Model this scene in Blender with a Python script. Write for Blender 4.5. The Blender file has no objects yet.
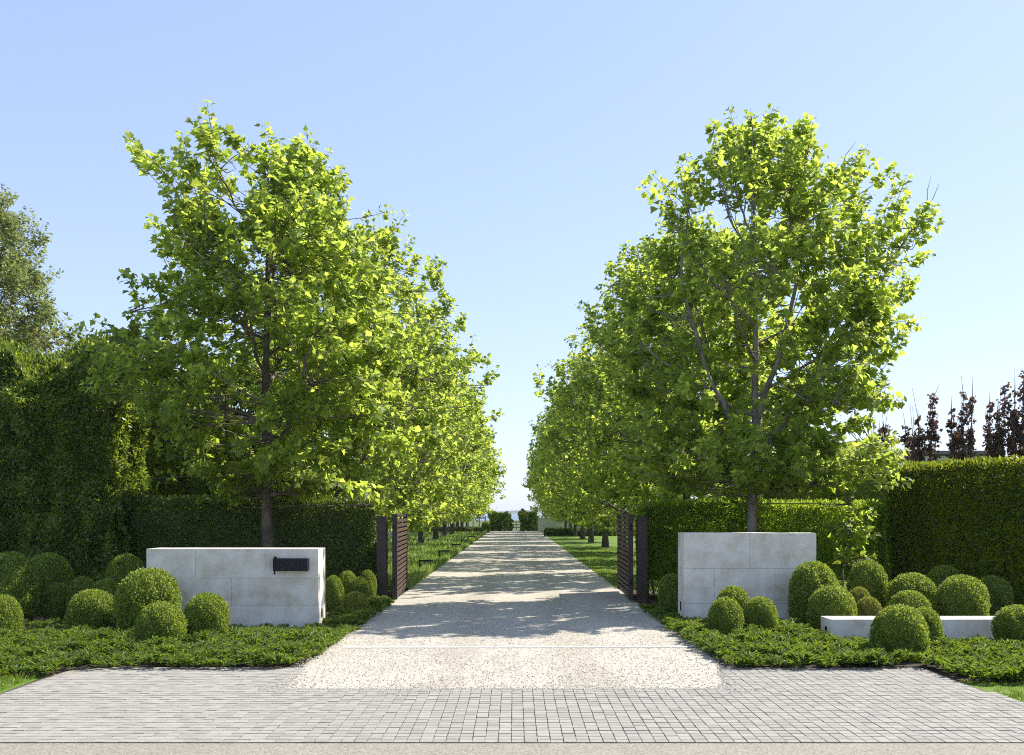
import bpy, math, random
import numpy as np
from mathutils import Vector, noise

random.seed(7)
scene = bpy.context.scene
col = scene.collection
UP = np.array([0.0, 0.0, 1.0])

# ------------------------------------------------------------------ mesh helpers
def mesh_tris(name, V, F, smooth=False):
    """V (n,3) float, F (m,3) int -> mesh (flat shaded)."""
    me = bpy.data.meshes.new(name)
    V = np.asarray(V, np.float32); F = np.asarray(F, np.int32)
    m, k = F.shape
    me.vertices.add(len(V)); me.vertices.foreach_set('co', V.ravel())
    me.loops.add(m * k); me.loops.foreach_set('vertex_index', F.ravel())
    me.polygons.add(m)
    me.polygons.foreach_set('loop_start', np.arange(0, m * k, k, dtype=np.int32))
    me.polygons.foreach_set('loop_total', np.full(m, k, np.int32))
    me.polygons.foreach_set('use_smooth', np.full(m, smooth, bool))
    me.update(calc_edges=True)
    return me

def merge(parts):
    Vs, Fs, n = [], [], 0
    for V, F in parts:
        Vs.append(np.asarray(V, float)); Fs.append(np.asarray(F) + n); n += len(V)
    return np.vstack(Vs), np.vstack(Fs)

def quads_to_tris(Q):
    Q = np.asarray(Q)
    return np.vstack([Q[:, [0, 1, 2]], Q[:, [0, 2, 3]]])

def link(name, me, mat=None, parent=None, smooth=False):
    o = bpy.data.objects.new(name, me)
    col.objects.link(o)
    if mat is not None and len(me.materials) == 0:
        for m in (mat if isinstance(mat, (list, tuple)) else [mat]):
            me.materials.append(m)
    if parent is not None:
        o.parent = parent
    if smooth:
        me.polygons.foreach_set('use_smooth', np.ones(len(me.polygons), bool))
    return o

def tag(o, label=None, cat=None, group=None, kind=None):
    if label: o['label'] = label
    if cat: o['category'] = cat
    if group: o['group'] = group
    if kind: o['kind'] = kind
    return o

def empty(name, loc, label, cat, group=None, rz=0.0):
    o = bpy.data.objects.new(name, None)
    col.objects.link(o)
    o.empty_display_size = 0.2
    o.location = loc; o.rotation_euler = (0, 0, rz)
    return tag(o, label, cat, group)

def norm(a):
    return a / np.maximum(np.linalg.norm(a, axis=-1, keepdims=True), 1e-9)

def scatter(tv, tf, P, D, N, S):
    """copies of the template leaf (tv,tf) at P, axis D, facing N, size S"""
    Y = norm(D); X = norm(np.cross(Y, N)); Z = np.cross(X, Y)
    S = np.asarray(S).reshape(-1, 1, 1)
    V = P[:, None, :] + S * (tv[None, :, 0:1] * X[:, None, :] + tv[None, :, 1:2] * Y[:, None, :] + tv[None, :, 2:3] * Z[:, None, :])
    n, k = len(P), len(tv)
    F = (tf[None] + (np.arange(n) * k)[:, None, None]).reshape(-1, tf.shape[1])
    return V.reshape(-1, 3), F

def tube(pts, rad, sides=6, cap=True):
    pts = np.asarray(pts, float); n = len(pts)
    rad = np.asarray(rad, float)
    T = np.gradient(pts, axis=0); T = norm(T)
    ref = np.where(np.abs(T[:, 2:3]) > 0.9, np.array([[1.0, 0, 0]]), UP[None])
    A = norm(np.cross(T, ref)); B = np.cross(T, A)
    a = np.arange(sides) * 2 * np.pi / sides
    V = pts[:, None, :] + rad[:, None, None] * (np.cos(a)[None, :, None] * A[:, None, :] + np.sin(a)[None, :, None] * B[:, None, :])
    V = V.reshape(-1, 3)
    i = np.arange(n - 1)[:, None] * sides; j = np.arange(sides)[None]; jn = (j + 1) % sides
    Q = np.stack([i + j, i + jn, i + sides + jn, i + sides + j], -1).reshape(-1, 4)
    return V, quads_to_tris(Q)

def box_va(x0, x1, y0, y1, z0, z1, b=0.0):
    """box with chamfered edges; returns (V, F tris)"""
    if b <= 0:
        V = np.array([(x, y, z) for z in (z0, z1) for y in (y0, y1) for x in (x0, x1)], float)
        Q = [(0, 2, 3, 1), (4, 5, 7, 6), (0, 1, 5, 4), (2, 6, 7, 3), (0, 4, 6, 2), (1, 3, 7, 5)]
        return V, quads_to_tris(Q)
    import bmesh
    bm = bmesh.new()
    bmesh.ops.create_cube(bm, size=1)
    for v in bm.verts:
        v.co = Vector(((x0 + x1) / 2 + v.co.x * (x1 - x0), (y0 + y1) / 2 + v.co.y * (y1 - y0), (z0 + z1) / 2 + v.co.z * (z1 - z0)))
    bmesh.ops.bevel(bm, geom=bm.edges[:], offset=b, segments=1, affect='EDGES')
    bmesh.ops.triangulate(bm, faces=bm.faces[:])
    bm.verts.index_update()
    V = np.array([v.co[:] for v in bm.verts]); F = np.array([[v.index for v in f.verts] for f in bm.faces])
    bm.free()
    return V, F

def sheet(name, poly, z, mat, kind='structure', label=None):
    me = bpy.data.meshes.new(name)
    me.from_pydata([(x, y, z) for x, y in poly], [], [list(range(len(poly)))])
    me.update()
    o = link(name, me, mat)
    tag(o, label, None, None, kind)
    return o

def in_poly(P, poly):
    x, y = P[:, 0], P[:, 1]; c = np.zeros(len(P), bool)
    n = len(poly)
    for i in range(n):
        x0, y0 = poly[i]; x1, y1 = poly[(i + 1) % n]
        if y0 == y1: continue
        m = ((y0 > y) != (y1 > y)) & (x < (x1 - x0) * (y - y0) / (y1 - y0) + x0)
        c ^= m
    return c

def fnoise(P, s, seed=0.0):
    return np.array([noise.noise(Vector((p[0] * s + seed, p[1] * s + seed * 1.7, (p[2] if len(p) > 2 else 0.0) * s - seed))) for p in P])

# ------------------------------------------------------------------ materials
def new_mat(name):
    m = bpy.data.materials.new(name); m.use_nodes = True
    nt = m.node_tree; nt.nodes.clear()
    out = nt.nodes.new('ShaderNodeOutputMaterial')
    return m, nt, out

def nd(nt, t, **kw):
    n = nt.nodes.new(t)
    for k, v in kw.items():
        if k.startswith('i_'):
            n.inputs[k[2:].replace('_', ' ')].default_value = v
        else:
            setattr(n, k, v)
    return n

def ramp(nt, fac, stops):
    r = nt.nodes.new('ShaderNodeValToRGB')
    els = r.color_ramp.elements
    while len(els) < len(stops): els.new(0.5)
    for e, (p, c) in zip(els, stops):
        e.position = p; e.color = (*c, 1)
    nt.links.new(fac, r.inputs['Fac'])
    return r.outputs['Color']

def leaf_mat(name, stops, trans, tw=0.45, rough=0.45, nscale=0.9, namt=0.35, spec=0.4):
    m, nt, out = new_mat(name)
    L = nt.links.new
    geo = nd(nt, 'ShaderNodeNewGeometry')
    tc = nd(nt, 'ShaderNodeTexCoord')
    no = nd(nt, 'ShaderNodeTexNoise', i_Scale=nscale, i_Detail=2.0)
    L(tc.outputs['Object'], no.inputs['Vector'])
    mx = nd(nt, 'ShaderNodeMath', operation='MULTIPLY_ADD')
    L(no.outputs['Fac'], mx.inputs[0]); mx.inputs[1].default_value = namt * 2; mx.inputs[2].default_value = -namt
    ad = nd(nt, 'ShaderNodeMath', operation='ADD', use_clamp=True)
    L(geo.outputs['Random Per Island'], ad.inputs[0]); L(mx.outputs[0], ad.inputs[1])
    c = ramp(nt, ad.outputs[0], stops)
    p = nd(nt, 'ShaderNodeBsdfPrincipled')
    p.inputs['Roughness'].default_value = rough
    p.inputs['Specular IOR Level'].default_value = spec
    L(c, p.inputs['Base Color'])
    t = nd(nt, 'ShaderNodeBsdfTranslucent')
    mc = nd(nt, 'ShaderNodeMixRGB', blend_type='MIX'); mc.inputs['Fac'].default_value = 0.75
    mc.inputs['Color2'].default_value = (*trans, 1)
    L(c, mc.inputs['Color1'])
    # older leaves pass a little less light
    hv = nd(nt, 'ShaderNodeHueSaturation')
    mr = nd(nt, 'ShaderNodeMapRange'); mr.inputs['To Min'].default_value = 0.6; mr.inputs['To Max'].default_value = 1.2
    L(ad.outputs[0], mr.inputs['Value']); L(mr.outputs[0], hv.inputs['Value'])
    L(mc.outputs[0], hv.inputs['Color']); L(hv.outputs[0], t.inputs['Color'])
    mix = nd(nt, 'ShaderNodeMixShader'); mix.inputs['Fac'].default_value = tw
    L(p.outputs[0], mix.inputs[1]); L(t.outputs[0], mix.inputs[2])
    L(mix.outputs[0], out.inputs['Surface'])
    return m

def surf_mat(name, stops, nscale=3.0, rough=0.8, bump=0.2, bscale=40.0, detail=6.0, island=0.0, spec=0.3, metal=0.0, stretch=None, bdist=0.01, spread=0.22):
    m, nt, out = new_mat(name)
    L = nt.links.new
    tc = nd(nt, 'ShaderNodeTexCoord')
    vec = tc.outputs['Object']
    if stretch:
        mp = nd(nt, 'ShaderNodeMapping'); mp.inputs['Scale'].default_value = stretch
        L(vec, mp.inputs['Vector']); vec = mp.outputs[0]
    no = nd(nt, 'ShaderNodeTexNoise', i_Scale=nscale, i_Detail=detail, i_Roughness=0.62)
    L(vec, no.inputs['Vector'])
    fac = no.outputs['Fac']
    mr = nd(nt, 'ShaderNodeMapRange'); mr.inputs['From Min'].default_value = 0.5 - spread; mr.inputs['From Max'].default_value = 0.5 + spread
    L(fac, mr.inputs['Value']); fac = mr.outputs[0]
    if island:
        geo = nd(nt, 'ShaderNodeNewGeometry')
        mx = nd(nt, 'ShaderNodeMath', operation='MULTIPLY_ADD')
        L(geo.outputs['Random Per Island'], mx.inputs[0]); mx.inputs[1].default_value = island
        ml = nd(nt, 'ShaderNodeMath', operation='MULTIPLY'); L(fac, ml.inputs[0]); ml.inputs[1].default_value = 1 - island
        L(ml.outputs[0], mx.inputs[2]); fac = mx.outputs[0]
    c = ramp(nt, fac, stops)
    p = nd(nt, 'ShaderNodeBsdfPrincipled')
    p.inputs['Roughness'].default_value = rough; p.inputs['Specular IOR Level'].default_value = spec
    p.inputs['Metallic'].default_value = metal
    L(c, p.inputs['Base Color'])
    if bump:
        b2 = nd(nt, 'ShaderNodeTexNoise', i_Scale=bscale, i_Detail=4.0)
        L(vec, b2.inputs['Vector'])
        bp = nd(nt, 'ShaderNodeBump', i_Strength=bump, i_Distance=bdist)
        L(b2.outputs['Fac'], bp.inputs['Height']); L(bp.outputs[0], p.inputs['Normal'])
    L(p.outputs[0], out.inputs['Surface'])
    return m

def gravel_mat(name, stones, scale, tone_a, tone_b, wheel=False):
    m, nt, out = new_mat(name)
    L = nt.links.new
    tc = nd(nt, 'ShaderNodeTexCoord')
    v = nd(nt, 'ShaderNodeTexVoronoi', i_Scale=scale, i_Randomness=1.0)
    L(tc.outputs['Object'], v.inputs['Vector'])
    sx = nd(nt, 'ShaderNodeSeparateColor'); L(v.outputs['Color'], sx.inputs[0])
    c = ramp(nt, sx.outputs[0], stones)
    no = nd(nt, 'ShaderNodeTexNoise', i_Scale=0.8, i_Detail=5.0, i_Roughness=0.65)
    mp = nd(nt, 'ShaderNodeMapping'); mp.inputs['Scale'].default_value = (1.0, 0.45, 1.0)
    L(tc.outputs['Object'], mp.inputs[0]); L(mp.outputs[0], no.inputs['Vector'])
    t = ramp(nt, no.outputs['Fac'], [(0.3, tone_a), (0.7, tone_b)])
    mu = nd(nt, 'ShaderNodeMixRGB', blend_type='MULTIPLY'); mu.inputs['Fac'].default_value = 1
    if wheel:
        sp = nd(nt, 'ShaderNodeSeparateXYZ'); L(tc.outputs['Object'], sp.inputs[0])
        ab = nd(nt, 'ShaderNodeMath', operation='ABSOLUTE'); L(sp.outputs[0], ab.inputs[0])
        n2 = nd(nt, 'ShaderNodeTexNoise', i_Scale=1.6, i_Detail=4.0); L(mp.outputs[0], n2.inputs['Vector'])
        ad = nd(nt, 'ShaderNodeMath', operation='MULTIPLY_ADD'); L(n2.outputs['Fac'], ad.inputs[0]); ad.inputs[1].default_value = 0.5; L(ab.outputs[0], ad.inputs[2])
        tr = ramp(nt, ad.outputs[0], [(0.62, (1, 1, 1)), (0.85, (0.90, 0.89, 0.87)), (1.0, (0.88, 0.87, 0.85)), (1.0, (0.9, 0.89, 0.87))])
        ml = nd(nt, 'ShaderNodeMath', operation='PINGPONG'); L(ad.outputs[0], ml.inputs[0]); ml.inputs[1].default_value = 1.0
        nt.links.new(ml.outputs[0], tr.node.inputs['Fac'])
        m3 = nd(nt, 'ShaderNodeMixRGB', blend_type='MULTIPLY'); m3.inputs['Fac'].default_value = 1
        L(t, m3.inputs[1]); L(tr, m3.inputs[2]); t = m3.outputs[0]
    L(c, mu.inputs[1]); L(t, mu.inputs[2])
    p = nd(nt, 'ShaderNodeBsdfPrincipled'); p.inputs['Roughness'].default_value = 0.85; p.inputs['Specular IOR Level'].default_value = 0.25
    L(mu.outputs[0], p.inputs['Base Color'])
    iv = nd(nt, 'ShaderNodeMath', operation='SUBTRACT'); iv.inputs[0].default_value = 1.0; L(v.outputs['Distance'], iv.inputs[1])
    bp = nd(nt, 'ShaderNodeBump', i_Strength=0.22, i_Distance=0.006)
    L(iv.outputs[0], bp.inputs['Height']); L(bp.outputs[0], p.inputs['Normal'])
    L(p.outputs[0], out.inputs['Surface'])
    return m

M = {}
M['plane_leaf'] = leaf_mat('plane_leaf', [(0.0, (0.0763, 0.129, 0.0186)), (0.55, (0.134, 0.213, 0.03)), (1.0, (0.216, 0.298, 0.0501))], (0.763, 0.9, 0.121), 0.62, 0.5)
M['boxwood'] = leaf_mat('boxwood', [(0.0, (0.0751, 0.12, 0.0169)), (0.55, (0.161, 0.227, 0.029)), (1.0, (0.278, 0.336, 0.0544))], (0.536, 0.648, 0.0603), 0.4, 0.5, 2.2, 0.45)
M['boxwood_yellow'] = leaf_mat('boxwood_yellow', [(0.0, (0.12, 0.144, 0.024)), (0.6, (0.24, 0.258, 0.042)), (1.0, (0.38, 0.372, 0.072))], (0.6, 0.6, 0.072), 0.3, 0.4, 2.0, 0.3)
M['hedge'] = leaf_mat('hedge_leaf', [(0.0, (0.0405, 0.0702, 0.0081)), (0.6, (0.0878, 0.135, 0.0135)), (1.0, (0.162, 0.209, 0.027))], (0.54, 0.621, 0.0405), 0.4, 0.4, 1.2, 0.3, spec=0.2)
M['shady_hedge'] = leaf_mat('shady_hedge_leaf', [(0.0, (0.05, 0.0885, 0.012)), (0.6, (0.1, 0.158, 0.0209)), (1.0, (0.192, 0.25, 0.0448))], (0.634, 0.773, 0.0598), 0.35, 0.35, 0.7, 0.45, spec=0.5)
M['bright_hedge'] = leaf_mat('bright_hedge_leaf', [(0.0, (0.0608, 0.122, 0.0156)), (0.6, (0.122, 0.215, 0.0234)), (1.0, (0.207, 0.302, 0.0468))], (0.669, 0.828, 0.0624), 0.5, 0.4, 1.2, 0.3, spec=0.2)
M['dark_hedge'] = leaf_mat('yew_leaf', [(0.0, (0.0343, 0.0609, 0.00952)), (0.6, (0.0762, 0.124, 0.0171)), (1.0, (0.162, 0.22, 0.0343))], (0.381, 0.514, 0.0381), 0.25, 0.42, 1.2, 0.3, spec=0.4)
M['juniper'] = leaf_mat('juniper', [(0.0, (0.0342, 0.0667, 0.00952)), (0.55, (0.0827, 0.143, 0.0159)), (1.0, (0.156, 0.216, 0.0319))], (0.351, 0.471, 0.0319), 0.4, 0.55, 1.5, 0.4)
M['grass'] = leaf_mat('grass_blade', [(0.0, (0.06, 0.115, 0.010)), (0.6, (0.11, 0.18, 0.015)), (1.0, (0.17, 0.22, 0.03))], (0.42, 0.55, 0.03), 0.35, 0.5, 0.6, 0.3)
M['meadow'] = leaf_mat('meadow_blade', [(0.0, (0.0875, 0.148, 0.023)), (0.6, (0.176, 0.254, 0.0517)), (1.0, (0.293, 0.355, 0.115))], (0.469, 0.663, 0.103), 0.4, 0.5, 0.5, 0.35)
M['purple_leaf'] = leaf_mat('purple_leaf', [(0.0, (0.0379, 0.0309, 0.0231)), (0.6, (0.0952, 0.062, 0.0428)), (1.0, (0.19, 0.109, 0.0579))], (0.336, 0.155, 0.0826), 0.3, 0.5)
M['willow_leaf'] = leaf_mat('willow_leaf', [(0.0, (0.0976, 0.14, 0.0352)), (0.6, (0.195, 0.244, 0.064)), (1.0, (0.325, 0.338, 0.112))], (0.477, 0.544, 0.112), 0.4, 0.45)
M['bark'] = surf_mat('plane_bark', [(0.0, (0.045, 0.037, 0.027)), (0.55, (0.09, 0.075, 0.055)), (1.0, (0.20, 0.175, 0.13))], 6.0, 0.85, 0.4, 50, stretch=(1, 1, 0.5))
M['pale_bark'] = surf_mat('pale_plane_bark', [(0.0, (0.09, 0.078, 0.06)), (0.5, (0.20, 0.18, 0.145)), (1.0, (0.36, 0.335, 0.28))], 6.0, 0.85, 0.4, 50, stretch=(1, 1, 0.5))
M['twig'] = surf_mat('twig_bark', [(0.0, (0.08, 0.065, 0.05)), (1.0, (0.2, 0.17, 0.13))], 8.0, 0.85, 0)
M['limestone'] = surf_mat('limestone', [(0.0, (0.512, 0.444, 0.326)), (0.3, (0.634, 0.575, 0.468)), (0.6, (0.721, 0.674, 0.583)), (1.0, (0.808, 0.773, 0.704))], 3.0, 0.8, 0.3, 70, detail=12.0, island=0.16, bdist=0.004, spread=0.17)
M['edging'] = surf_mat('edging', [(0.0, (0.58, 0.55, 0.49)), (1.0, (0.72, 0.69, 0.63))], 30, 0.85, 0.3)
M['mortar'] = surf_mat('mortar', [(0.0, (0.30, 0.28, 0.25)), (1.0, (0.42, 0.40, 0.36))], 20, 0.9, 0.3)
M['granite'] = surf_mat('granite_sett', [(0.0, (0.255, 0.239, 0.209)), (0.5, (0.31, 0.293, 0.256)), (1.0, (0.366, 0.347, 0.302))], 9.0, 0.8, 0.5, 90, island=0.6, bdist=0.003, spec=0.12)
M['joint_sand'] = surf_mat('joint_sand', [(0.0, (0.06, 0.052, 0.04)), (1.0, (0.15, 0.13, 0.10))], 30, 0.95, 0.4)
M['gravel'] = gravel_mat('gravel', [(0.0, (0.25, 0.222, 0.175)), (0.12, (0.37, 0.337, 0.273)), (0.5, (0.445, 0.412, 0.343)), (1.0, (0.545, 0.513, 0.44))], 46.0, (0.84, 0.835, 0.83), (1.08, 1.075, 1.06), True)
M['road'] = gravel_mat('road', [(0.0, (0.206, 0.186, 0.144)), (0.5, (0.314, 0.287, 0.232)), (1.0, (0.404, 0.376, 0.315))], 90.0, (0.779, 0.779, 0.754), (0.9, 0.9, 0.883))
M['pebble'] = surf_mat('pebble', [(0.0, (0.27, 0.232, 0.18)), (0.5, (0.435, 0.398, 0.33)), (1.0, (0.57, 0.54, 0.48))], 3.0, 0.8, 0, island=0.8)
M['soil'] = surf_mat('soil', [(0.0, (0.03, 0.022, 0.016)), (1.0, (0.085, 0.062, 0.045))], 9.0, 0.95, 0.6, 60)
M['lawn'] = surf_mat('lawn', [(0.0, (0.07, 0.125, 0.010)), (0.5, (0.10, 0.175, 0.014)), (1.0, (0.15, 0.21, 0.025))], 2.5, 0.85, 0.6, 120, detail=8)
M['field'] = surf_mat('field', [(0.0, (0.05, 0.085, 0.018)), (1.0, (0.11, 0.14, 0.04))], 0.4, 0.9, 0.4, 30)
M['gate_metal'] = surf_mat('gate_metal', [(0.0, (0.028, 0.019, 0.017)), (1.0, (0.055, 0.036, 0.030))], 4.0, 0.5, 0.05, 60, spec=0.4)
M['slat_wood'] = surf_mat('slat_wood', [(0.0, (0.055, 0.030, 0.022)), (1.0, (0.115, 0.068, 0.050))], 5.0, 0.6, 0.1, 60, island=0.4, stretch=(6, 1, 6))
M['black_metal'] = surf_mat('black_metal', [(0.0, (0.012, 0.012, 0.015)), (1.0, (0.02, 0.02, 0.025))], 5.0, 0.6, 0.0, 80, spec=0.25)
M['white_wall'] = surf_mat('white_wall', [(0.0, (0.561, 0.552, 0.527)), (1.0, (0.646, 0.637, 0.62))], 1.5, 0.85, 0.05)
M['grey_panel'] = surf_mat('grey_panel', [(0.0, (0.30, 0.31, 0.31)), (1.0, (0.38, 0.39, 0.39))], 1.5, 0.7, 0.05)
M['roof_metal'] = surf_mat('roof_metal', [(0.0, (0.10, 0.10, 0.105)), (1.0, (0.15, 0.15, 0.155))], 2.0, 0.5, 0.05)
M['weathered_wood'] = surf_mat('weathered_wood', [(0.0, (0.17, 0.14, 0.11)), (1.0, (0.32, 0.28, 0.23))], 5.0, 0.8, 0.2, 40, island=0.4)
M['hill'] = surf_mat('far_hill', [(0.0, (0.03, 0.055, 0.022)), (1.0, (0.06, 0.09, 0.035))], 0.01, 0.95, 0)
def water_mat():
    m, nt, out = new_mat('bay_water')
    p = nd(nt, 'ShaderNodeBsdfPrincipled'); p.inputs['Base Color'].default_value = (0.05, 0.10, 0.13, 1); p.inputs['Roughness'].default_value = 0.25
    tc = nd(nt, 'ShaderNodeTexCoord'); n = nd(nt, 'ShaderNodeTexNoise', i_Scale=0.3, i_Detail=3.0)
    b = nd(nt, 'ShaderNodeBump', i_Strength=0.4, i_Distance=0.3)
    nt.links.new(tc.outputs['Object'], n.inputs['Vector']); nt.links.new(n.outputs['Fac'], b.inputs['Height']); nt.links.new(b.outputs[0], p.inputs['Normal'])
    nt.links.new(p.outputs[0], out.inputs['Surface'])
    return m
M['water'] = water_mat()
def glass_mat():
    m, nt, out = new_mat('window_glass')
    p = nd(nt, 'ShaderNodeBsdfPrincipled'); p.inputs['Base Color'].default_value = (0.03, 0.04, 0.05, 1); p.inputs['Roughness'].default_value = 0.08
    nt.links.new(p.outputs[0], out.inputs['Surface'])
    return m
M['glass'] = glass_mat()

# ------------------------------------------------------------------ leaf templates
def lobed_leaf():
    r = [(0.34, -0.03), (0.33, 0.15), (0.58, 0.34), (0.36, 0.50), (0.20, 0.72)]
    V = [(0, 0.36, 0.0), (0, 0, 0)] + [(x, y, 0) for x, y in r] + [(0, 1.0, 0)] + [(-x, y, 0) for x, y in reversed(r)]
    V = np.array(V, float)
    V[:, 2] = 0.22 * np.abs(V[:, 0]) - 0.16 * (V[:, 1] - 0.3) ** 2
    n = len(V) - 1
    F = np.array([(0, 1 + i, 1 + (i + 1) % n) for i in range(n)])
    return V, F
LOBED = lobed_leaf()
KITE = (np.array([(0, 0, 0), (0.42, 0.42, 0.07), (0, 1, -0.06), (-0.42, 0.42, 0.07)], float), np.array([(0, 1, 2), (0, 2, 3)]))
OVAL = (np.array([(0, 0, 0), (0.26, 0.45, 0.06), (0, 1, -0.05), (-0.26, 0.45, 0.06)], float), np.array([(0, 1, 2), (0, 2, 3)]))
BLADE = (np.array([(-0.05, 0, 0), (0.05, 0, 0), (0.035, 0.6, 0.04), (-0.035, 0.6, 0.04), (0, 1, 0.18)], float), np.array([(0, 1, 2), (0, 2, 3), (3, 2, 4)]))

# ------------------------------------------------------------------ trees
def tree_meshes(seed, H, prof, nshoots, leaf, lsize, per=20, trunk_r=0.15, nlimbs=17, zlimb=1.9, extra=(), bare=(), limbs=(), cut=None, shootlen=(0.5, 1.0), lean=(0, 0), thin=0.0):
    """prof rows: z, radius on the -x side, radius on the +x side. Returns V,F for trunk, limbs+twigs, leaves"""
    rg = np.random.default_rng(seed)
    pz = np.array([p[0] for p in prof]); pl = np.array([p[1] for p in prof]); pr = np.array([p[2] for p in prof])
    def R(z, phi):
        c = np.cos(phi)
        a = np.interp(z, pz, pl); b = np.interp(z, pz, pr)
        q = 0.90 + 0.13 * np.sin(3 * phi + seed + z * 1.3) + 0.10 * np.sin(5 * phi - 2 * seed + z * 2.4)
        return (a * (1 - c) / 2 + b * (1 + c) / 2) * q
    # trunk (central leader)
    tz = np.linspace(-0.08, 0.93 * H, 16)
    wob = np.cumsum(rg.normal(0, 0.02, (16, 2)), axis=0); wob -= wob[2]; wob[:3] = 0
    t = tz / H
    tx = np.stack([wob[:, 0] + lean[0] * t ** 2, wob[:, 1] + lean[1] * t ** 2, tz], 1)
    tr = trunk_r * np.clip(1 - 1.04 * np.clip(t, 0, 1) ** 0.85, 0, 1) + 0.007
    tr[0] *= 1.35; tr[1] *= 1.05
    trunkV = tube(tx, tr, 10)
    tpos = lambda z: np.array([np.interp(z, tz, tx[:, i]) for i in range(3)])
    # limbs
    wood, sk = [], [tx[4:]]
    for i in range(nlimbs):
        f = (i + 0.5) / nlimbs
        z0 = zlimb + f ** 0.9 * (0.82 * H - zlimb)
        phi = i * 2.39996 + rg.normal(0, 0.25)
        rise = (1.0 + 1.6 * f) * rg.uniform(0.6, 1.25) if f > 0.15 else rg.uniform(0.1, 0.8)
        z1 = min(z0 + rise, 0.97 * H)
        r1 = R(z1, phi) * rg.uniform(0.75, 0.95)
        p0 = tpos(z0); p1 = np.array([math.cos(phi) * r1 + tpos(z1)[0] * 0.5, math.sin(phi) * r1, z1])
        s = np.linspace(0, 1, 9)[:, None]
        mid = p0 + (p1 - p0) * np.array([0.55, 0.55, 0.30])
        pts = (1 - s) ** 2 * p0 + 2 * s * (1 - s) * mid + s ** 2 * p1
        pts[1:] += rg.normal(0, 0.04, (8, 3))
        r0 = np.interp(z0, tz, tr) * rg.uniform(0.38, 0.55)
        wood.append(tube(pts, r0 * (1 - s[:, 0]) ** 0.8 + 0.009, 6))
        sk.append(pts)
        for q in range(4):
            f2 = rg.uniform(0.35, 0.9); k0 = int(f2 * 8); q0 = pts[k0]
            d2 = norm((pts[min(k0 + 1, 8)] - pts[k0 - 1]) * np.array([1, 1, 1]) / 1.0 + rg.normal(0, 0.16, 3) + np.array([0, 0, 0.08]))
            l2 = rg.uniform(0.7, 1.5)
            sp = np.array([q0, q0 + d2 * l2 * 0.35, q0 + d2 * l2 * 0.7 + np.array([0, 0, 0.05]), q0 + d2 * l2 + np.array([0, 0, 0.14])])
            sp[:, 2] = np.minimum(sp[:, 2], H - 0.45)
            rz = r0 * (1 - f2) ** 0.8 * 0.6 + 0.008
            wood.append(tube(sp, [rz, rz * 0.75, rz * 0.5, 0.005], 5)); sk.append(sp)
    for lp in limbs:
        c = np.array(lp, float); t0 = np.linspace(0, 1, len(c)); t1 = np.linspace(0, 1, 14)
        pts = np.stack([np.interp(t1, t0, c[:, i]) for i in range(3)], 1); pts[1:] += rg.normal(0, 0.025, (13, 3))
        if c[0][2] > 0.5: pts[0] = tpos(c[0][2])
        wood.append(tube(pts, (0.06 if c[0][2] > 0.5 else 0.012) * (1 - t1) ** 0.8 + 0.007, 6)); sk.append(pts)
    tipshoots = [(*p[-2], *norm(p[-1] - p[-2] + np.array([0, 0, 0.1])), 0.55) for p in sk[1:]]
    sk = np.vstack(sk)
    # shoots
    P = []
    zmin, zmax = pz[0], pz[-1]
    wz = np.linspace(zmin, zmax, 60); w = (np.interp(wz, pz, pl) + np.interp(wz, pz, pr)) ** 1.55; cw = np.cumsum(w); cw /= cw[-1]
    while len(P) < nshoots:
        z = np.interp(rg.random(), cw, wz); phi = rg.uniform(0, 2 * np.pi)
        rr = R(z, phi) * rg.random() ** 0.36
        p = np.array([math.cos(phi) * rr + tpos(min(z, 0.9 * H))[0] * 0.5, math.sin(phi) * rr, z])
        if noise.noise(Vector((p[0] * 0.75 + seed * 3.1, p[1] * 0.75, p[2] * 0.9))) < -0.13 + thin and rg.random() < 0.82:
            continue
        if cut is not None and cut(p) and rg.random() < 0.85:
            continue
        P.append(p)
    P = np.array(P)
    out = P * np.array([1, 1, 0.0]); out = norm(out)
    topness = np.clip((P[:, 2] - zmin) / (zmax - zmin), 0, 1)[:, None]
    D = norm(out * (0.9 - 0.5 * topness) + UP * (0.15 + 0.85 * topness) + rg.normal(0, 0.32, P.shape))
    L = rg.uniform(*shootlen, len(P))
    base = P - D * (L * 0.55)[:, None]
    tops = [(*tpos(0.93 * H - 0.15 * k), math.cos(k * 2.4) * 0.5, math.sin(k * 2.4) * 0.5, 1.0, 0.65) for k in range(7)]
    extra = list(extra) + tops + tipshoots
    if len(extra):
        E = np.array([e[:3] for e in extra], float); ED = norm(np.array([e[3:6] for e in extra], float)); EL = np.array([e[6] for e in extra])
        base = np.vstack([base, E]); D = np.vstack([D, ED]); L = np.concatenate([L, EL])
    for b, d, l in zip(base, D, L):
        pen = np.where(sk[:, 2] > b[2] + 0.15, 3.0, 0.0)
        j = np.argmin(np.linalg.norm(sk - b, axis=1) + pen)
        a = sk[j]
        m = (a + b) / 2 + np.array([0, 0, -0.06]) + rg.normal(0, 0.05, 3)
        tip = b + d * l
        wood.append(tube(np.array([a, m, b, b + d * l * 0.5 + rg.normal(0, 0.015, 3), tip]), [0.014, 0.011, 0.008, 0.006, 0.003], 3))
    for e in bare:
        b0 = np.array(e[:3]); b1 = np.array(e[3:6])
        wood.append(tube(np.array([b0, (b0 + b1) / 2 + rg.normal(0, 0.03, 3), b1]), [0.012, 0.008, 0.003], 3))
    woodV = merge(wood)
    # leaves
    cnt = rg.poisson(per, len(base)) + 3
    idx = np.repeat(np.arange(len(base)), cnt)
    tt = rg.uniform(0.12, 1.02, len(idx))
    off = rg.normal(0, 1, (len(idx), 3)); off -= D[idx] * np.sum(off * D[idx], 1, keepdims=True); off = norm(off)
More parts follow.
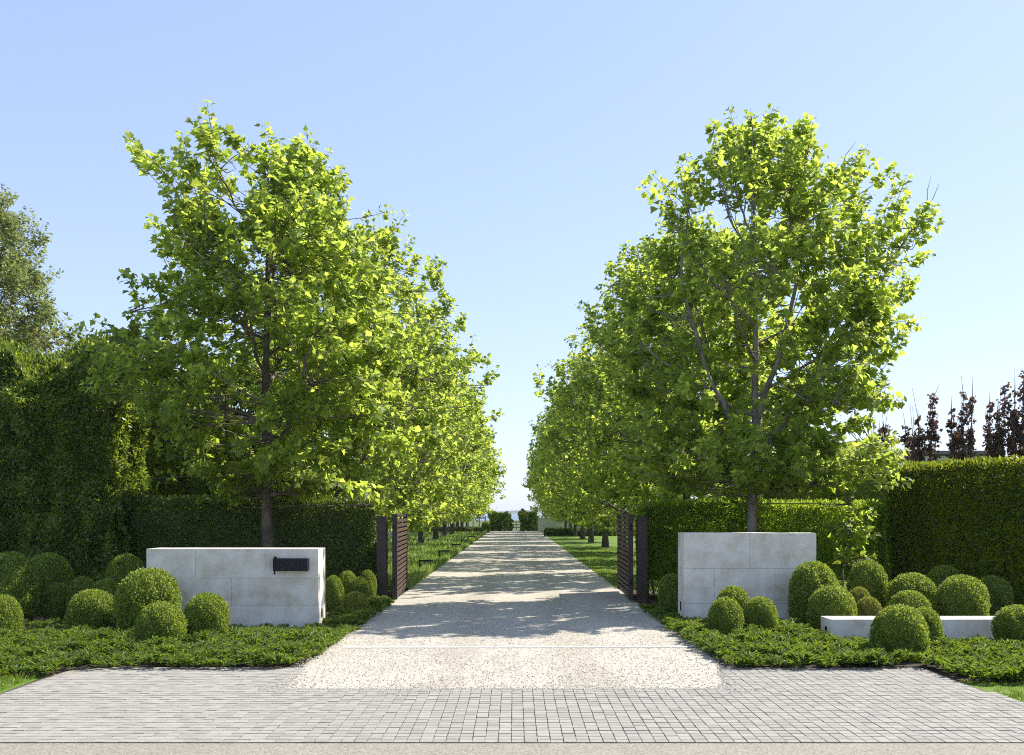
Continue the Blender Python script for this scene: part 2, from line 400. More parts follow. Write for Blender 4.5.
    lp = base[idx] + D[idx] * (L[idx] * tt)[:, None] + off * rg.uniform(0.03, 0.6, len(idx))[:, None] * lsize * 1.1
    ax = norm(off * 0.8 + D[idx] * 0.45 + np.array([0, 0, -0.30]) + rg.normal(0, 0.25, off.shape))
    nr = norm(UP * 0.8 + D[idx] * 0.2 + rg.normal(0, 0.55, off.shape))
    sz = lsize * rg.uniform(0.5, 1.3, len(idx)) * (1.1 - 0.4 * tt)
    leafV = scatter(leaf[0], leaf[1], lp, ax, nr, sz)
    return trunkV, woodV, leafV

def tree_from(kind, meshes, loc, rz, label, cat='tree', group=None, sc=1.0, leafm='plane_leaf', bark='bark', twig='twig'):
    e = empty(kind, loc, label, cat, group, rz)
    e.scale = (sc, sc, sc)
    tm, wm, lm = meshes
    a = link('trunk', tm, M[bark], e); link('branches', wm, M[twig], e); link('crown', lm, M[leafm], e)
    return e

def to_mesh(name, three):
    tm = mesh_tris(name + '_trunk', *three[0]); wm = mesh_tris(name + '_branches', *three[1], smooth=True); lm = mesh_tris(name + '_crown', *three[2], smooth=True)
    tm.polygons.foreach_set('use_smooth', np.ones(len(tm.polygons), bool))
    return tm, wm, lm

GL = 'plane trees lining the left side of the drive'
GR = 'plane trees lining the right side of the drive'
# low hanging sprays under the first crowns
hang_l = [(1.0, -1.6, 2.5, 0.8, -0.4, -0.15, 0.9), (0.3, -1.8, 2.75, 0.3, -0.8, 0.0, 0.8), (-0.5, -1.7, 2.6, -0.5, -0.8, 0.0, 0.8),
          (1.5, -1.4, 2.35, 0.9, -0.2, -0.2, 0.9), (-1.3, -1.2, 2.5, -0.9, -0.4, -0.1, 0.9), (0.0, -1.9, 3.0, 0.2, -0.9, 0.1, 0.7), (1.9, -0.8, 2.3, 0.9, 0.0, -0.1, 0.8)]
left1 = to_mesh('near_left', tree_meshes(3, 9.35, [(2.15, 1.0, 1.3), (2.8, 1.6, 2.6), (3.4, 2.3, 3.0), (4.1, 3.5, 3.1), (5.2, 3.5, 3.1), (5.7, 2.4, 3.0), (7.0, 2.5, 2.8), (8.0, 2.55, 2.2), (8.5, 2.8, 1.5), (8.9, 2.5, 1.1), (9.25, 2.2, 0.6)],
                 800, LOBED, 0.152, 32, 0.145, extra=hang_l, cut=lambda p: abs(p[0]) < 0.55 and p[1] < 0.1 and 2.55 < p[2] < 5.4))
low_r = [(x, y, z, math.cos(q) , math.sin(q), 0.05 + 0.2 * ((k * 7) % 5) / 5, 0.85) for k, (x, y, z, q) in enumerate([(0.6, -1.4, 2.6, -1.2), (1.1, -1.6, 2.5, -0.9), (1.5, -1.3, 2.75, -0.6), (1.5, -1.0, 2.5, -0.3), (1.6, -0.6, 2.8, 0.1), (1.7, -1.7, 2.35, -0.7), (1.0, -2.0, 2.8, -1.3), (1.6, -1.4, 2.45, -0.8), (-1.0, -1.7, 2.55, -2.0), (-1.5, -1.5, 2.7, -2.3), (-1.9, -1.2, 2.5, -2.6), (-1.4, -2.0, 2.9, -1.7), (-2.1, -0.9, 2.8, -2.9), (-0.7, -2.0, 2.4, -1.8), (1.4, -2.1, 3.0, -1.0), (1.7, -1.7, 2.9, -0.9), (0.9, -1.2, 2.3, -0.4), (1.5, -1.9, 2.6, -0.9)])] + [(1.75, -0.6, 1.1, 0.5, -0.4, 0.5, 0.7), (1.7, -0.6, 1.3, -0.6, -0.4, 0.4, 0.6), (1.8, -0.6, 1.25, 0.2, -0.7, 0.3, 0.6), (1.75, -0.6, 1.45, 0.6, -0.2, 0.5, 0.6), (1.75, -0.6, 0.9, -0.4, -0.6, 0.2, 0.6),
         (1.75, -0.6, 0.85, 0.5, -0.6, 0.15, 0.55), (1.75, -0.6, 1.5, 0.0, 0.0, 1.0, 0.9),
         (1.06, -0.1, 9.0, 0.05, 0, 1, 0.8), (1.06, -0.1, 8.7, 0.5, 0, 1, 0.6), (1.06, -0.1, 8.6, -0.4, 0.1, 1, 0.6), (3.3, -0.4, 7.4, 0.4, 0, 1, 0.6), (3.2, -0.4, 7.2, 0.7, 0.2, 0.6, 0.7), (3.1, -0.4, 7.1, 0.1, -0.5, 0.9, 0.7), (3.0, -0.35, 6.8, 0.8, 0.3, 0.3, 0.7)]
right1 = to_mesh('near_right', tree_meshes(11, 9.9, [(2.35, 2.1, 2.0), (2.8, 2.8, 2.6), (3.4, 2.8, 2.2), (4.1, 2.9, 2.8), (5.0, 2.9, 3.1), (6.1, 2.8, 3.4), (7.0, 2.6, 3.2), (8.0, 2.2, 2.9), (8.8, 1.6, 2.0), (9.4, 1.0, 1.3), (9.8, 0.7, 1.0)],
                 800, LOBED, 0.152, 32, 0.12, extra=low_r,
                 cut=lambda p: (p[0] < -0.5 and p[1] < -0.1 and p[2] > 4.6) or (abs(p[0] + 0.1) < 0.4 and p[1] < 0.1 and 2.9 < p[2] < 5.4), limbs=[[(1.6, -0.55, -0.05), (1.7, -0.6, 0.7), (1.75, -0.6, 1.3), (1.8, -0.6, 2.0)], [(0, 0, 2.7), (1.0, -0.2, 4.3), (2.45, -0.35, 6.35), (3.3, -0.4, 7.8)], [(0, 0, 3.3), (0.5, -0.3, 5.0), (1.0, -0.2, 7.2), (1.08, -0.1, 9.7)], [(0, 0, 3.0), (-0.9, -0.3, 4.4), (-1.5, -0.2, 6.6), (-1.2, 0, 8.4)]],
                 bare=[(3.4, -0.4, 7.85, 3.48, -0.4, 8.5), (3.42, -0.4, 7.9, 3.62, -0.45, 8.35), (1.75, -0.2, 8.7, 2.05, -0.2, 9.25), (-0.1, 0, 9.3, -0.02, 0, 9.8)]))
gen_prof = lambda a, b, H: [(1.2, 1.3, 1.3), (1.9, 2.3 * a, 2.3 * b), (2.8, 2.8 * a, 2.8 * b), (4.2, 3.1 * a, 3.1 * b), (6.0, 3.1 * a, 3.2 * b), (7.6, 2.7 * a, 2.8 * b), (8.8, 2.2 * a, 2.2 * b), (H - 0.6, 1.4 * a, 1.5 * b), (H - 0.05, 0.7, 0.8)]
left2 = to_mesh('second_left', tree_meshes(21, 10.2, gen_prof(1.0, 1.36, 10.2), 720, LOBED, 0.15, 30, 0.15, zlimb=1.4))
right2 = to_mesh('second_right', tree_meshes(29, 9.9, gen_prof(1.25, 1.0, 9.9), 720, LOBED, 0.15, 30, 0.15, zlimb=1.4))
mid_a = to_mesh('mid_a', tree_meshes(37, 10.6, gen_prof(1.27, 1.27, 10.6), 640, LOBED, 0.165, 26, 0.16, zlimb=1.4))
mid_b = to_mesh('mid_b', tree_meshes(41, 10.3, gen_prof(1.27, 1.25, 10.3), 640, LOBED, 0.165, 26, 0.16, zlimb=1.4))
far_a = to_mesh('far_a', tree_meshes(43, 10.4, gen_prof(1.22, 1.22, 10.4), 500, KITE, 0.24, 20, 0.16, zlimb=1.4))
far_b = to_mesh('far_b', tree_meshes(47, 10.6, gen_prof(1.22, 1.22, 10.6), 500, KITE, 0.24, 20, 0.16, zlimb=1.4))
ordinal = ['first', 'second', 'third', 'fourth', 'fifth', 'sixth', 'seventh', 'eighth', 'ninth', 'tenth', 'eleventh']
ys = [19.9 + 8.1 * i for i in range(11)]
for i, y in enumerate(ys):
    ml = [left1, left2, mid_a, mid_b, mid_a][i] if i < 5 else (far_a if i % 2 else far_b)
    mr = [right1, right2, mid_b, mid_a, mid_b][i] if i < 5 else (far_b if i % 2 else far_a)
    jit = random.uniform(-0.12, 0.12)
    if i == 0:
        ll = 'large leafy plane tree rising behind the stone wall that carries the mailbox'
        lr = 'large plane tree with bare twig tips rising behind the taller stone wall'
    else:
        ll = '%s plane tree from the road along the left edge of the gravel drive' % ordinal[i]
        lr = '%s plane tree from the road along the right edge of the gravel drive' % ordinal[i]
    rzl = 0 if i < 2 else random.uniform(0, 6.28); rzr = 0 if i < 2 else random.uniform(0, 6.28)
    tree_from('plane_tree', ml, (-5.0 + (jit if i else 0), y, 0), rzl, ll, group=GL, sc=1 if i < 2 else random.uniform(0.95, 1.05))
    tree_from('plane_tree', mr, (4.8 - (jit if i else 0), y, 0), rzr, lr, group=GR, sc=1 if i < 2 else random.uniform(0.95, 1.03), bark='bark' if i else 'pale_bark', twig='twig' if i else 'pale_bark')

# fine leaved tree beyond the tall hedge on the left
fl = to_mesh('fine_tree', tree_meshes(53, 13.6, [(3.0, 2.5, 3.0), (5, 3.5, 3.7), (7.5, 3.6, 3.2), (9.5, 3.4, 2.5), (11, 3, 2.3), (12.3, 2.4, 1.6), (13.5, 1.4, 0.6)], 1300, OVAL, 0.19, 40, 0.24, zlimb=2.6, shootlen=(0.5, 1.1)))
tree_from('broadleaf_tree', fl, (-19.0, 35, 0), 0, 'tall grey-green fine-leaved tree rising above and behind the tall dark hedge', leafm='willow_leaf')

# dark purple columnar trees behind the hedge
GP = 'purple columnar trees behind the hedge'
def purple_meshes(seed, leafz, barez, w):
    rg = np.random.default_rng(seed)
    wood, base, D, L = [], [], [], []
    stems = 9
    for s in range(stems):
        a = s * 2.4 + rg.normal(0, 0.2); r = w * rg.uniform(0.2, 0.9)
        top = np.array([math.cos(a) * r, math.sin(a) * r, leafz * rg.uniform(0.72, 1.0) if s else leafz])
        hi = min(barez, top[2] + rg.uniform(0.3, 1.1)) if s else barez
        p0 = np.array([math.cos(a) * 0.08, math.sin(a) * 0.08, 0.5])
        ptop = np.array([top[0] * 1.1 + rg.normal(0, 0.09), top[1] * 1.1, hi])
        pts = np.array([p0, p0 + (top - p0) * np.array([0.7, 0.7, 0.35]), top, ptop]); pts[1:] += rg.normal(0, 0.03, (3, 3))
        wood.append(tube(pts, [0.03, 0.022, 0.012, 0.004], 4))
        n = int(34 * top[2] / 5)
        for k in range(n):
            t = rg.uniform(0.2, 1.0) ** 0.9
            z = 0.9 + t * (top[2] - 0.9)
            c = np.array([np.interp(z, pts[:, 2], pts[:, i]) for i in range(3)])
            b = rg.uniform(0, 6.28); d = norm(np.array([math.cos(b) * 0.5, math.sin(b) * 0.5, 0.9]))
            l = rg.uniform(0.15, 0.45) * (1.15 - 0.6 * t)
            base.append(c); D.append(d); L.append(l)
            wood.append(tube(np.array([c, c + d * l * 0.5, c + d * l]), [0.007, 0.005, 0.003], 3))
    base, D, L = np.array(base), np.array(D), np.array(L)
    idx = np.repeat(np.arange(len(base)), rg.integers(6, 15, len(base)))
    lp = base[idx] + D[idx] * (L[idx] * rg.uniform(0.3, 1.05, len(idx)))[:, None] + rg.normal(0, 0.035, (len(idx), 3))
    V = scatter(KITE[0], KITE[1], lp, norm(rg.normal(0, 0.6, lp.shape) + np.array([0, 0, -0.2])), norm(rg.normal(0, 0.8, lp.shape) + UP * 0.5), rg.uniform(0.07, 0.14, len(idx)))
    tr = tube(np.array([(0, 0, -0.05), (0.01, 0, 0.4), (0, 0.01, 0.9)]), [0.09, 0.07, 0.05], 8)
    return tr, merge(wood), V
for k, (x, lz, bz, w, lab) in enumerate([
        (11.2, 4.3, 4.95, 0.45, 'small sparse purple-leaved tree beside the dark roof edge'),
        (12.4, 5.3, 5.75, 0.5, 'bare-topped purple-leaved tree next to the small sparse one near the roof'),
        (13.6, 5.45, 6.00, 0.5, 'purple-leaved columnar tree standing alone with open sky on both sides'),
        (14.7, 5.6, 5.65, 0.32, 'narrow very dark purple tree just left of the tallest purple one'),
        (15.3, 6.0, 6.25, 0.55, 'tallest purple-leaved tree with long bare twigs above the tall hedge'),
        (16.2, 5.8, 5.95, 0.5, 'purple-leaved tree past the tallest one, cut by the right picture edge')]):
    m3 = to_mesh('purple_%d' % k, purple_meshes(60 + k, lz, bz, w))
    tree_from('purple_tree', m3, (x, 30, 0), 0, lab, group=GP, leafm='purple_leaf')

# ------------------------------------------------------------------ clipped plants
def leaf_shell(P, N, leaf, size, seed, spread=0.75, outward=0.55):
    rg = np.random.default_rng(seed)
    ax = norm(N * outward + rg.normal(0, spread, P.shape) + UP * 0.15)
    nr = norm(N + rg.normal(0, 0.6, P.shape))
    return scatter(leaf[0], leaf[1], P, ax, nr, size * rg.uniform(0.65, 1.35, len(P)))

def ball_mesh(seed, n):
    """clipped dome about 1 in radius, 2 high, with a leafy surface"""
    rg = np.random.default_rng(seed)
    def prof(t):
        up = np.power(np.clip(1 - np.power(np.abs((t - 0.42) / 0.58), 2.4), 0, 1), 1 / 2.1)
        return np.where(t > 0.42, up, 1 - 0.22 * np.power(np.clip((0.42 - t) / 0.42, 0, 1), 1.8))
    tt = np.linspace(0, 1, 400); pr = prof(tt)
    arc = np.concatenate([[0], np.cumsum(np.hypot(np.diff(tt * 2), np.diff(pr)) * (pr[1:] + pr[:-1]) / 2 + 1e-9)]); arc /= arc[-1]
    t = np.interp(rg.random(n), arc, tt); a = rg.uniform(0, 2 * np.pi, n)
    dr = np.gradient(pr, tt * 2)
    def lump(a, t): return 1 + 0.05 * np.sin(2 * a + seed) * np.sin(3 * t + seed) + 0.04 * np.sin(5 * a + 2 * seed + 6 * t) + 0.03 * np.sin(9 * a - seed + 11 * t)
    r = np.interp(t, tt, pr); sl = np.interp(t, tt, np.clip(dr, -8, 8))
    N = norm(np.stack([np.cos(a), np.sin(a), -sl], 1))
    lm = lump(a, t)
    P = np.stack([np.cos(a) * r * lm, np.sin(a) * r * lm, t * 2 * (0.97 + 0.03 * lm)], 1)
    P -= N * (rg.random(n) ** 1.4)[:, None] * 0.19
    P -= N * 0.02
    leaves = leaf_shell(P, N, KITE, 0.074, seed, 0.8, 0.75)
    # core
    ta = np.linspace(0, 1, 15); aa = np.arange(24) * 2 * np.pi / 24
    V = np.array([(math.cos(x) * float(prof(np.array(s))) * lump(x, s) * 0.84, math.sin(x) * float(prof(np.array(s))) * lump(x, s) * 0.84, s * 1.84) for s in ta for x in aa])
    Q = [(i * 24 + j, i * 24 + (j + 1) % 24, (i + 1) * 24 + (j + 1) % 24, (i + 1) * 24 + j) for i in range(14) for j in range(24)]
    V, F = merge([(V, quads_to_tris(Q)), leaves])
    return mesh_tris('boxwood_ball', V, F)
ballm = [ball_mesh(70 + i, 11000) for i in range(6)]
ballm_y = [m.copy() for m in ballm[:2]]
for m in ballm: m.materials.append(M['boxwood'])
for m in ballm_y: m.materials.append(M['boxwood_yellow'])
GBL = 'clipped boxwood balls in the left bed'; GBR = 'clipped boxwood balls in the right bed'
GBG = 'clipped boxwood balls beside the left gate post'
balls = [
 (-8.38,16.20,0.48,1.17,GBL,0,'large boxwood ball at the left picture edge below the tall dark hedge'),
 (-8.44,17.60,0.47,1.10,GBL,0,'shaded boxwood ball directly behind the large one at the left edge'),
 (-7.29,13.90,0.27,0.65,GBL,0,'small boxwood ball cut by the left picture edge, nearest the grass verge'),
 (-7.78,16.65,0.26,0.62,GBL,0,'small sunlit boxwood ball just right of the large one at the left edge'),
 (-7.00,17.60,0.38,1.08,GBL,0,'shaded boxwood ball peeking up beside the far end of the mailbox wall'),
 (-7.33,16.60,0.27,0.73,GBL,0,'dim boxwood ball wedged between the small sunlit ball and the flat-topped ones'),
 (-6.68,16.00,0.28,0.74,GBL,0,'boxwood ball of which only the lit cap shows behind the wide low one'),
 (-6.43,14.90,0.40,0.65,GBL,0,'wide low boxwood ball touching the biggest ball before the mailbox wall'),
 (-5.50,14.70,0.49,0.99,GBL,0,'biggest boxwood ball, standing against the left part of the mailbox wall'),
 (-4.75,13.10,0.34,0.62,GBL,0,'front boxwood ball nearest the pavers before the mailbox wall'),
 (-4.40,13.90,0.34,0.68,GBL,0,'boxwood ball nearest the mailbox, right of the front one'),
 (-3.34,18.20,0.20,0.65,GBG,0,'slim boxwood ball right beside the end of the mailbox wall'),
 (-3.29,19.20,0.22,0.68,GBG,0,'rearmost left boxwood ball in the cluster by the gate post'),
 (-2.96,18.60,0.23,0.60,GBG,0,'middle boxwood ball of the cluster by the left gate post'),
 (-2.94,19.50,0.19,0.68,GBG,0,'boxwood ball touching the left gate post'),
 (-2.82,17.30,0.23,0.42,GBG,1,'low bronze-tinged boxwood ball in front of the cluster by the gate post'),
 (2.84,17.70,0.27,0.72,GBR,0,'boxwood ball half hidden behind the drive end of the taller wall'),
 (3.31,14.95,0.29,0.70,GBR,0,'rear boxwood ball of the trio before the taller wall'),
 (2.99,14.00,0.26,0.61,GBR,0,'left front boxwood ball of the trio before the taller wall'),
 (3.59,14.30,0.27,0.59,GBR,0,'right front boxwood ball of the trio before the taller wall'),
 (4.78,15.72,0.44,1.04,GBR,0,'large boxwood ball at the outer end of the taller wall'),
 (4.80,14.80,0.38,0.71,GBR,0,'boxwood ball behind the tip of the low wall, before the large ball'),
 (6.11,17.00,0.37,1.00,GBR,0,'tall round boxwood ball standing back by the hedge, right of the taller wall'),
 (5.69,16.20,0.21,0.59,GBR,1,'small yellowish boxwood ball between two large round ones'),
 (5.48,15.20,0.22,0.51,GBR,1,'small tan-green boxwood ball just behind the low wall'),
 (6.66,16.40,0.44,0.81,GBR,0,'wide boxwood ball behind the middle of the low wall'),
 (6.14,15.20,0.33,0.61,GBR,0,'low boxwood ball between the low wall and the wide ball'),
 (7.93,18.00,0.37,0.85,GBR,0,'shaded boxwood ball at the foot of the tall hedge, only its cap visible'),
 (7.10,15.60,0.43,0.83,GBR,0,'large sunlit boxwood ball rising above the right half of the low wall'),
 (8.26,17.00,0.36,0.72,GBR,0,'dark shaded boxwood ball right of the large sunlit one behind the low wall'),
 (4.79,12.20,0.35,0.67,GBR,0,'darkest front boxwood ball at the edge of the pavers before the low wall'),
 (5.42,12.95,0.24,0.56,GBR,0,'narrow boxwood ball tucked behind the front ball before the low wall'),
 (6.78,13.20,0.34,0.57,GBR,0,'boxwood ball before the low wall at the right picture edge'),
]
for k, (x, y, r, h, g, yel, lab) in enumerate(balls):
    o = link('boxwood_ball', ballm_y[k % 2] if yel else ballm[k % 6])
    o.location = (x, y, -0.03); o.rotation_euler = (random.uniform(-.06, .06), random.uniform(-.06, .06), random.uniform(0, 6.28))
    o.scale = (r * 0.94, r * 0.94, (h + 0.03) / 2.03)
    tag(o, lab, 'boxwood', g)

def hedge(name, a, b, thick, h, mat, label, n, size, seed, leaf=OVAL, lump=0.06, open_base=False, group=None, topd=0.13, topvar=0.0):
    """clipped hedge: front face runs from a to b (seen from -y), body extends thick behind it"""
    rg = np.random.default_rng(seed)
    a = np.array(a, float); b = np.array(b, float); Ln = np.linalg.norm(b - a); u = (b - a) / Ln; v = np.array([-u[1], u[0]])
    if v[1] < 0: v = -v
    areas = np.array([Ln * h, Ln * thick, thick * h, thick * h, Ln * h * 0.35]); cum = np.cumsum(areas) / areas.sum()
    q = rg.random(n); fc = np.searchsorted(cum, q)
    s, t = rg.random(n), rg.random(n)
    loc = np.zeros((n, 3)); nn = np.zeros((n, 3))
    for i, (fs, ft, fz, nv) in enumerate([
            (s * Ln, 0 * t, t * h, (0, -1, 0)), (s * Ln, t * thick, h + 0 * t, (0, 0, 1)), (0 * s, s * thick, t * h, (-1, 0, 0)),
            (Ln + 0 * s, s * thick, t * h, (1, 0, 0)), (s * Ln, thick + 0 * t, t * h, (0, 1, 0))]):
        m = fc == i
        loc[m] = np.stack([fs, ft, fz], 1)[m]; nn[m] = nv
    if topvar:
        tv = np.array([noise.noise(Vector((x * 0.55, y * 0.5, seed))) + 0.6 * noise.noise(Vector((x * 1.6, y * 1.2, seed + 4))) for x, y in loc[:, :2]])
        loc[:, 2] += topvar * tv * np.clip(loc[:, 2] / h, 0, 1) ** 3
    # soft top edges
    ez = np.clip((loc[:, 2] - (h - 0.12)) / 0.12, 0, 1)
    wobble = fnoise(loc, 0.9, seed) * lump + fnoise(loc, 2.5, seed + 3) * lump * 0.5
    loc += nn * wobble[:, None]
    loc -= nn * (rg.random(n) ** 1.5)[:, None] * np.where(fc == 1, topd, 0.13)[:, None]
    if open_base:
        keep = (loc[:, 2] > 0.45) | (rg.random(n) < 0.35)
        loc, nn = loc[keep], nn[keep]
    W = np.stack([a[0] + u[0] * loc[:, 0] + v[0] * loc[:, 1], a[1] + u[1] * loc[:, 0] + v[1] * loc[:, 1], loc[:, 2]], 1)
    NW = np.stack([u[0] * nn[:, 0] + v[0] * nn[:, 1], u[1] * nn[:, 0] + v[1] * nn[:, 1], nn[:, 2]], 1)
    lv = leaf_shell(W, NW, leaf, size, seed, 0.7, 0.5)
    # sprigs growing out of the top
    k = n // 14
    sp = np.stack([rg.random(k) * Ln, rg.random(k) * thick, h + rg.random(k) ** 2 * 0.10], 1)
    if topvar:
        sp[:, 2] += topvar * np.array([noise.noise(Vector((x * 0.55, y * 0.5, seed))) + 0.6 * noise.noise(Vector((x * 1.6, y * 1.2, seed + 4))) for x, y in sp[:, :2]]) - 0.02
    SW = np.stack([a[0] + u[0] * sp[:, 0] + v[0] * sp[:, 1], a[1] + u[1] * sp[:, 0] + v[1] * sp[:, 1], sp[:, 2]], 1)
    sv = scatter(leaf[0], leaf[1], SW, norm(UP + rg.normal(0, 0.4, SW.shape)), norm(rg.normal(0, 1, SW.shape)), size * rg.uniform(0.8, 1.5, k))
    d = 0.13 + lump * 0.75; topd = topd + lump * 0.75
    cor = [(d, d), (Ln - d, d), (Ln - d, thick - d), (d, thick - d)]
    base = [(a[0] + u[0] * x + v[0] * y, a[1] + u[1] * x + v[1] * y) for x, y in cor]
    z0 = 0.35 if open_base else 0.0
    V = np.array([(x, y, z) for z in (z0, h - topd) for x, y in base])
    Q = [(0, 1, 5, 4), (1, 2, 6, 5), (2, 3, 7, 6), (3, 0, 4, 7), (4, 5, 6, 7), (3, 2, 1, 0)]
    parts = [(V, quads_to_tris(Q)), lv, sv]
    V, F = merge(parts)
    o = link(name, mesh_tris(name, V, F), M[mat])
    tag(o, label, 'hedge', group)
    if open_base:
        st = []
        for i in range(int(Ln / 0.22)):
            x = (i + rg.uniform(0.2, 0.8)) * 0.22; y = rg.uniform(0.15, 0.5)
            p = np.array([a[0] + u[0] * x + v[0] * y, a[1] + u[1] * x + v[1] * y, -0.05])
            st.append(tube(np.array([p, p + np.array([rg.normal(0, .03), rg.normal(0, .03), 0.4]), p + np.array([rg.normal(0, .08), 0, 0.9])]), [0.022, 0.017, 0.012], 5))
        V, F = merge(st)
        tag(link('stems', mesh_tris('stems', V, F), M['bark'], o), 'bare lower stems of the hedge', None, None, 'stuff')
    return o

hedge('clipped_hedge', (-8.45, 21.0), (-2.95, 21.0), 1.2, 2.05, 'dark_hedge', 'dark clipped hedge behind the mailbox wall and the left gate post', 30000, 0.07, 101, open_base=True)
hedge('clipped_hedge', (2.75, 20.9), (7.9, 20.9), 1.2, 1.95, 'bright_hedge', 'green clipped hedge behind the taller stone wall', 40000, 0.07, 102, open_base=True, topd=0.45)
hedge('tall_hedge', (-14.5, 20.6), (-8.45, 20.7), 1.8, 5.3, 'shady_hedge', 'very tall dark hedge at the left picture edge', 130000, 0.10, 103, lump=0.5, topvar=1.1, topd=0.7)
hedge('tall_hedge', (8.05, 21.3), (9.75, 16.4), 1.5, 2.72, 'hedge', 'tall dark clipped hedge below the purple trees on the right', 60000, 0.075, 104, lump=0.15)
hedge('screen_hedge', (-13.5, 27.5), (-6.4, 27.5), 1.8, 5.7, 'hedge', 'loose green hedge glimpsed behind the low dark hedge on the left', 42000, 0.13, 105, topvar=1.0, topd=0.6, lump=0.6)
hedge('screen_hedge', (6.2, 27.0), (13.2, 28.0), 1.4, 3.1, 'hedge', 'green hedge glimpsed behind the hedge of the taller stone wall', 20000, 0.11, 106, lump=0.3)
# end of the drive
hedge('box_hedge', (-2.45, 98), (-0.75, 98), 1.6, 1.75, 'bright_hedge', 'upright clipped hedge at the far end of the drive, left of the rail fence', 7000, 0.16, 107, lump=0.6, topvar=0.5)
hedge('box_hedge', (0.65, 98), (2.15, 98), 1.6, 1.75, 'bright_hedge', 'upright clipped hedge at the far end of the drive, right of the rail fence', 7000, 0.16, 108, lump=0.6, topvar=0.5)
hedge('edging_hedge', (2.35, 77), (9.5, 77), 0.6, 0.5, 'dark_hedge', 'low dark hedge closing the far end of the right lawn', 6000, 0.12, 109)
hedge('edging_hedge', (-9.0, 84), (-2.75, 84), 0.6, 0.45, 'dark_hedge', 'low dark hedge closing the far end of the left planting', 6000, 0.12, 110)
o = link('boxwood_ball', ballm[1]); o.location = (-2.75, 92, 0); o.scale = (0.42, 0.42, 0.52)
tag(o, 'round pale shrub at the far left end of the drive', 'boxwood')

# ------------------------------------------------------------------ ground
sheet('ground', [(-4000, -60), (4000, -60), (4000, 4500), (-4000, 4500)], -0.045, M['field'])
sheet('road', [(-200, -40), (200, -40), (200, 7.672), (-200, 7.672)], -0.003, M['road'])
sheet('paver_edge_shade', [(-60, 7.674), (60, 7.674), (60, 7.705), (-60, 7.715)], -0.0045, M['soil'])  # shade along the setts' front edge, painted as a dark soil-coloured strip
sheet('garden_soil', [(-60, 7.75), (-2.42, 7.75), (-2.42, 23.2), (-60, 23.2)], -0.018, M['soil'])
sheet('garden_soil', [(2.42, 7.75), (60, 7.75), (60, 23.2), (2.42, 23.2)], -0.018, M['soil'])
sheet('planting_bed', [(-9.5, 23.2), (-2.45, 23.2), (-2.55, 97), (-9.5, 97)], -0.018, M['field'])
sheet('lawn', [(2.35, 23.2), (30, 23.2), (30, 97), (2.25, 97)], -0.012, M['lawn'])
sheet('verge', [(-60, 7.72), (-5.12, 7.72), (-5.2, 10.9), (-60, 10.9)], -0.012, M['lawn'])
sheet('verge', [(4.84, 7.72), (60, 7.72), (60, 10.5), (4.75, 10.5)], -0.012, M['lawn'])
sheet('bay_water', [(-4000, 240), (4000, 240), (4000, 2900), (-4000, 2900)], -0.035, M['water'])
# drive: slightly ragged edges
rg = np.random.default_rng(5)
yl = np.concatenate([np.linspace(10.08, 30, 120), np.linspace(30.5, 104, 80)])
wl = 0.03
edge_l = lambda y: np.interp(y, [10.0, 11.6], [-2.33, -2.50])
edge_r = lambda y: np.interp(y, [10.0, 12.0], [2.18, 2.46])
el = [(edge_l(y) + wl * noise.noise(Vector((0, y * 3, 0))), y) for y in yl]
er = [(edge_r(y) + wl * noise.noise(Vector((9, y * 3, 0))), y) for y in yl]
Vd = [(x, y, -0.004) for x, y in el] + [(x, y, -0.004) for x, y in er]
n = len(yl)
me = bpy.data.meshes.new('gravel_drive'); me.from_pydata(Vd, [], [(i, n + i, n + i + 1, i + 1) for i in range(n - 1)]); me.update()
tag(link('gravel_drive', me, M['gravel']), None, None, None, 'structure')
sheet('paver_bed', [(-5.13, 7.71), (4.85, 7.71), (4.72, 11.5), (-5.17, 11.5)], -0.0060, M['joint_sand'])
# granite setts
pv = []
sz, gap, gapy = 0.1035, 0.0042, 0.0125
rows = int((11.45 - 7.70) / sz)
bot = np.array([(-1, -1), (1, -1), (1, 1), (-1, 1)], float)
for r in range(rows):
    y0 = 7.70 + r * sz
    for c in range(-52, 50):
        x0 = c * sz - 0.03 + rg.normal(0, 0.0012)
        xc, yc = x0 + sz / 2, y0 + sz / 2
        if yc > 10.06 and edge_l(yc) + 0.02 < xc < edge_r(yc) - 0.02: continue
        if xc < -5.10 - 0.01 * (yc - 7.7) or xc > 4.86 - 0.035 * (yc - 7.7): continue
        hx = sz / 2 - gap / 2 - abs(rg.normal(0, 0.0012)); hy = sz / 2 - gapy / 2 - abs(rg.normal(0, 0.0012))
        zt = rg.normal(0, 0.0009); tx, ty = rg.normal(0, 0.004, 2)
        ch = 0.0012
        V = []
        for (sx, sy) in bot: V.append((xc + sx * hx, yc + sy * hy, -0.028))
        for (sx, sy) in bot: V.append((xc + sx * hx, yc + sy * hy, zt - ch + sx * hx * tx + sy * hy * ty))
        for (sx, sy) in bot: V.append((xc + sx * (hx - ch), yc + sy * (hy - ch), zt + sx * hx * tx + sy * hy * ty))
        Q = [(0, 1, 5, 4), (1, 2, 6, 5), (2, 3, 7, 6), (3, 0, 4, 7), (4, 5, 9, 8), (5, 6, 10, 9), (6, 7, 11, 10), (7, 4, 8, 11), (8, 9, 10, 11)]
        pv.append((np.array(V), np.array(Q)))
V, F = merge(pv)
tag(link('pavement', mesh_tris('pavement', V, F), M['granite']), 'apron of small square light grey granite setts', None, None, 'structure')
